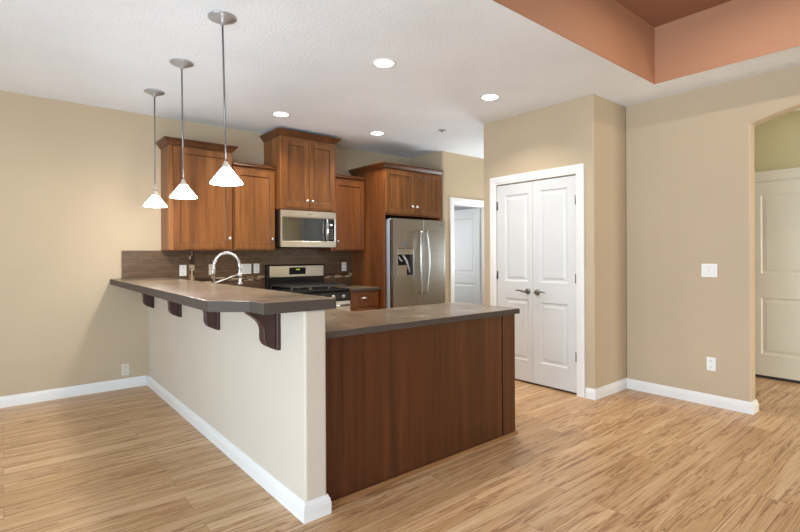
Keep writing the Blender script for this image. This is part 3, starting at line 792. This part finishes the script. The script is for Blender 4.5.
outlet('white outlet low on the wall right of the pantry', (XR, 1.505, .366), -PI / 2, .072, .118, 'outlet', 'low wall outlets')
outlet('white double rocker switch on the wall beside the arch', (XR, 1.517, 1.185), -PI / 2, .122, .118, 'switch', None, n=2)

# ------------------------------------------------------------------ pendants
def pendant(label, x, y, lean=(0, 0)):
    t = thing('pendant_light', label, 'pendant light', (x, y, H), 0, 'pendants over the bar')
    t.rotation_euler.x, t.rotation_euler.y = lean
    MB().lathe([(.084, -.0005), (.085, -.006), (.07, -.014), (.045, -.024), (.022, -.036), (.012, -.046), (.006, -.05)], (0, 0, 0), 'z', n=36).build('canopy', CANOPY, t)
    MB().tube([(0, 0, -.045), (0, 0, -.90)], .0058, 10).build('rod', ROD, t)
    MB().lathe([(.007, -.885), (.012, -.89), (.016, -.905), (.022, -.912), (.026, -.925), (.028, -.938), (.026, -.942)], (0, 0, 0), 'z', n=28).build('holder', NICKEL, t)
    MB().lathe([(.020, -.922), (.028, -.930), (.096, -1.020), (.097, -1.025), (.093, -1.025), (.026, -.936), (.018, -.926)], (0, 0, 0), 'z', n=40, cap=False).build('shade', SHADE, t)
    MB().lathe([(.012, -.955), (.02, -.975), (.03, -1.0), (.028, -1.02), (.012, -1.034), (.001, -1.036)], (0, 0, 0), 'z', n=20).build('bulb', LENS, t)
    l = bpy.data.lights.new('pendant_glow', 'POINT'); l.energy = PENDANT_POWER; l.color = (1, .93, .83); l.shadow_soft_size = .04
    o = bpy.data.objects.new('pendant_glow', l); C.objects.link(o); o.location = (0, 0, -1.062); o.parent = t
pendant('nearest and largest looking pendant light, white cone shade on a long rod over the bar', 1.048, 2.972, (-R(.7), -R(.95)))
pendant('middle pendant light, white cone shade over the bar', 1.054, 3.866, (-R(.35), -R(.45)))
pendant('farthest pendant light, leftmost white cone shade, nearest the back wall', 1.050, 4.695, (R(0), -R(.12)))

# ------------------------------------------------------------------ recessed lights
def can(label, x, y, z=H, r=.075, p=1, sp=125):
    t = thing('recessed_light', label, 'ceiling light', (x, y, z), 0, 'recessed ceiling lights')
    MB().lathe([(r, -.001), (r + .018, -.001), (r + .018, -.004), (r + .002, -.007), (r, -.006)], (0, 0, 0), 'z', n=36, cap=False).build('trim_ring', WPLAS, t)
    MB().lathe([(r, -.002), (r - .004, -.005), (.001, -.0055)], (0, 0, 0), 'z', n=36).build('lens', LENS, t)
    l = area('recessed_glow', (0, 0, -.012), (0, 0, 0), .13, .13, CAN_POWER * p, (1, .93, .84), sp, 'DISK'); l.parent = t
can('largest looking recessed ceiling light, above the near end of the peninsula', 2.251, 2.902)
can('rightmost recessed ceiling light, left of the pantry wall top', 3.501, 2.906)
can('recessed ceiling light right of the near pendant rod, left of the raised cabinet', 2.229, 4.617)
can('recessed ceiling light in front of the fridge cabinets', 3.469, 4.614)
can('recessed light in the terracotta ceiling tray', 3.43, .87, 3.285, p=1.6, sp=172)
t = thing('sprinkler_head', 'small round sprinkler plate on the ceiling in front of the fridge wall', 'sprinkler', (3.982, 4.027, H))
MB().lathe([(.045, -.0005), (.045, -.004), (.03, -.008), (.02, -.009)], (0, 0, 0), 'z', n=28).build('cover_plate', GREYP, t)
MB().lathe([(.016, -.0095), (.014, -.02), (.001, -.021)], (0, 0, 0), 'z', n=18).build('deflector', GREYD, t)
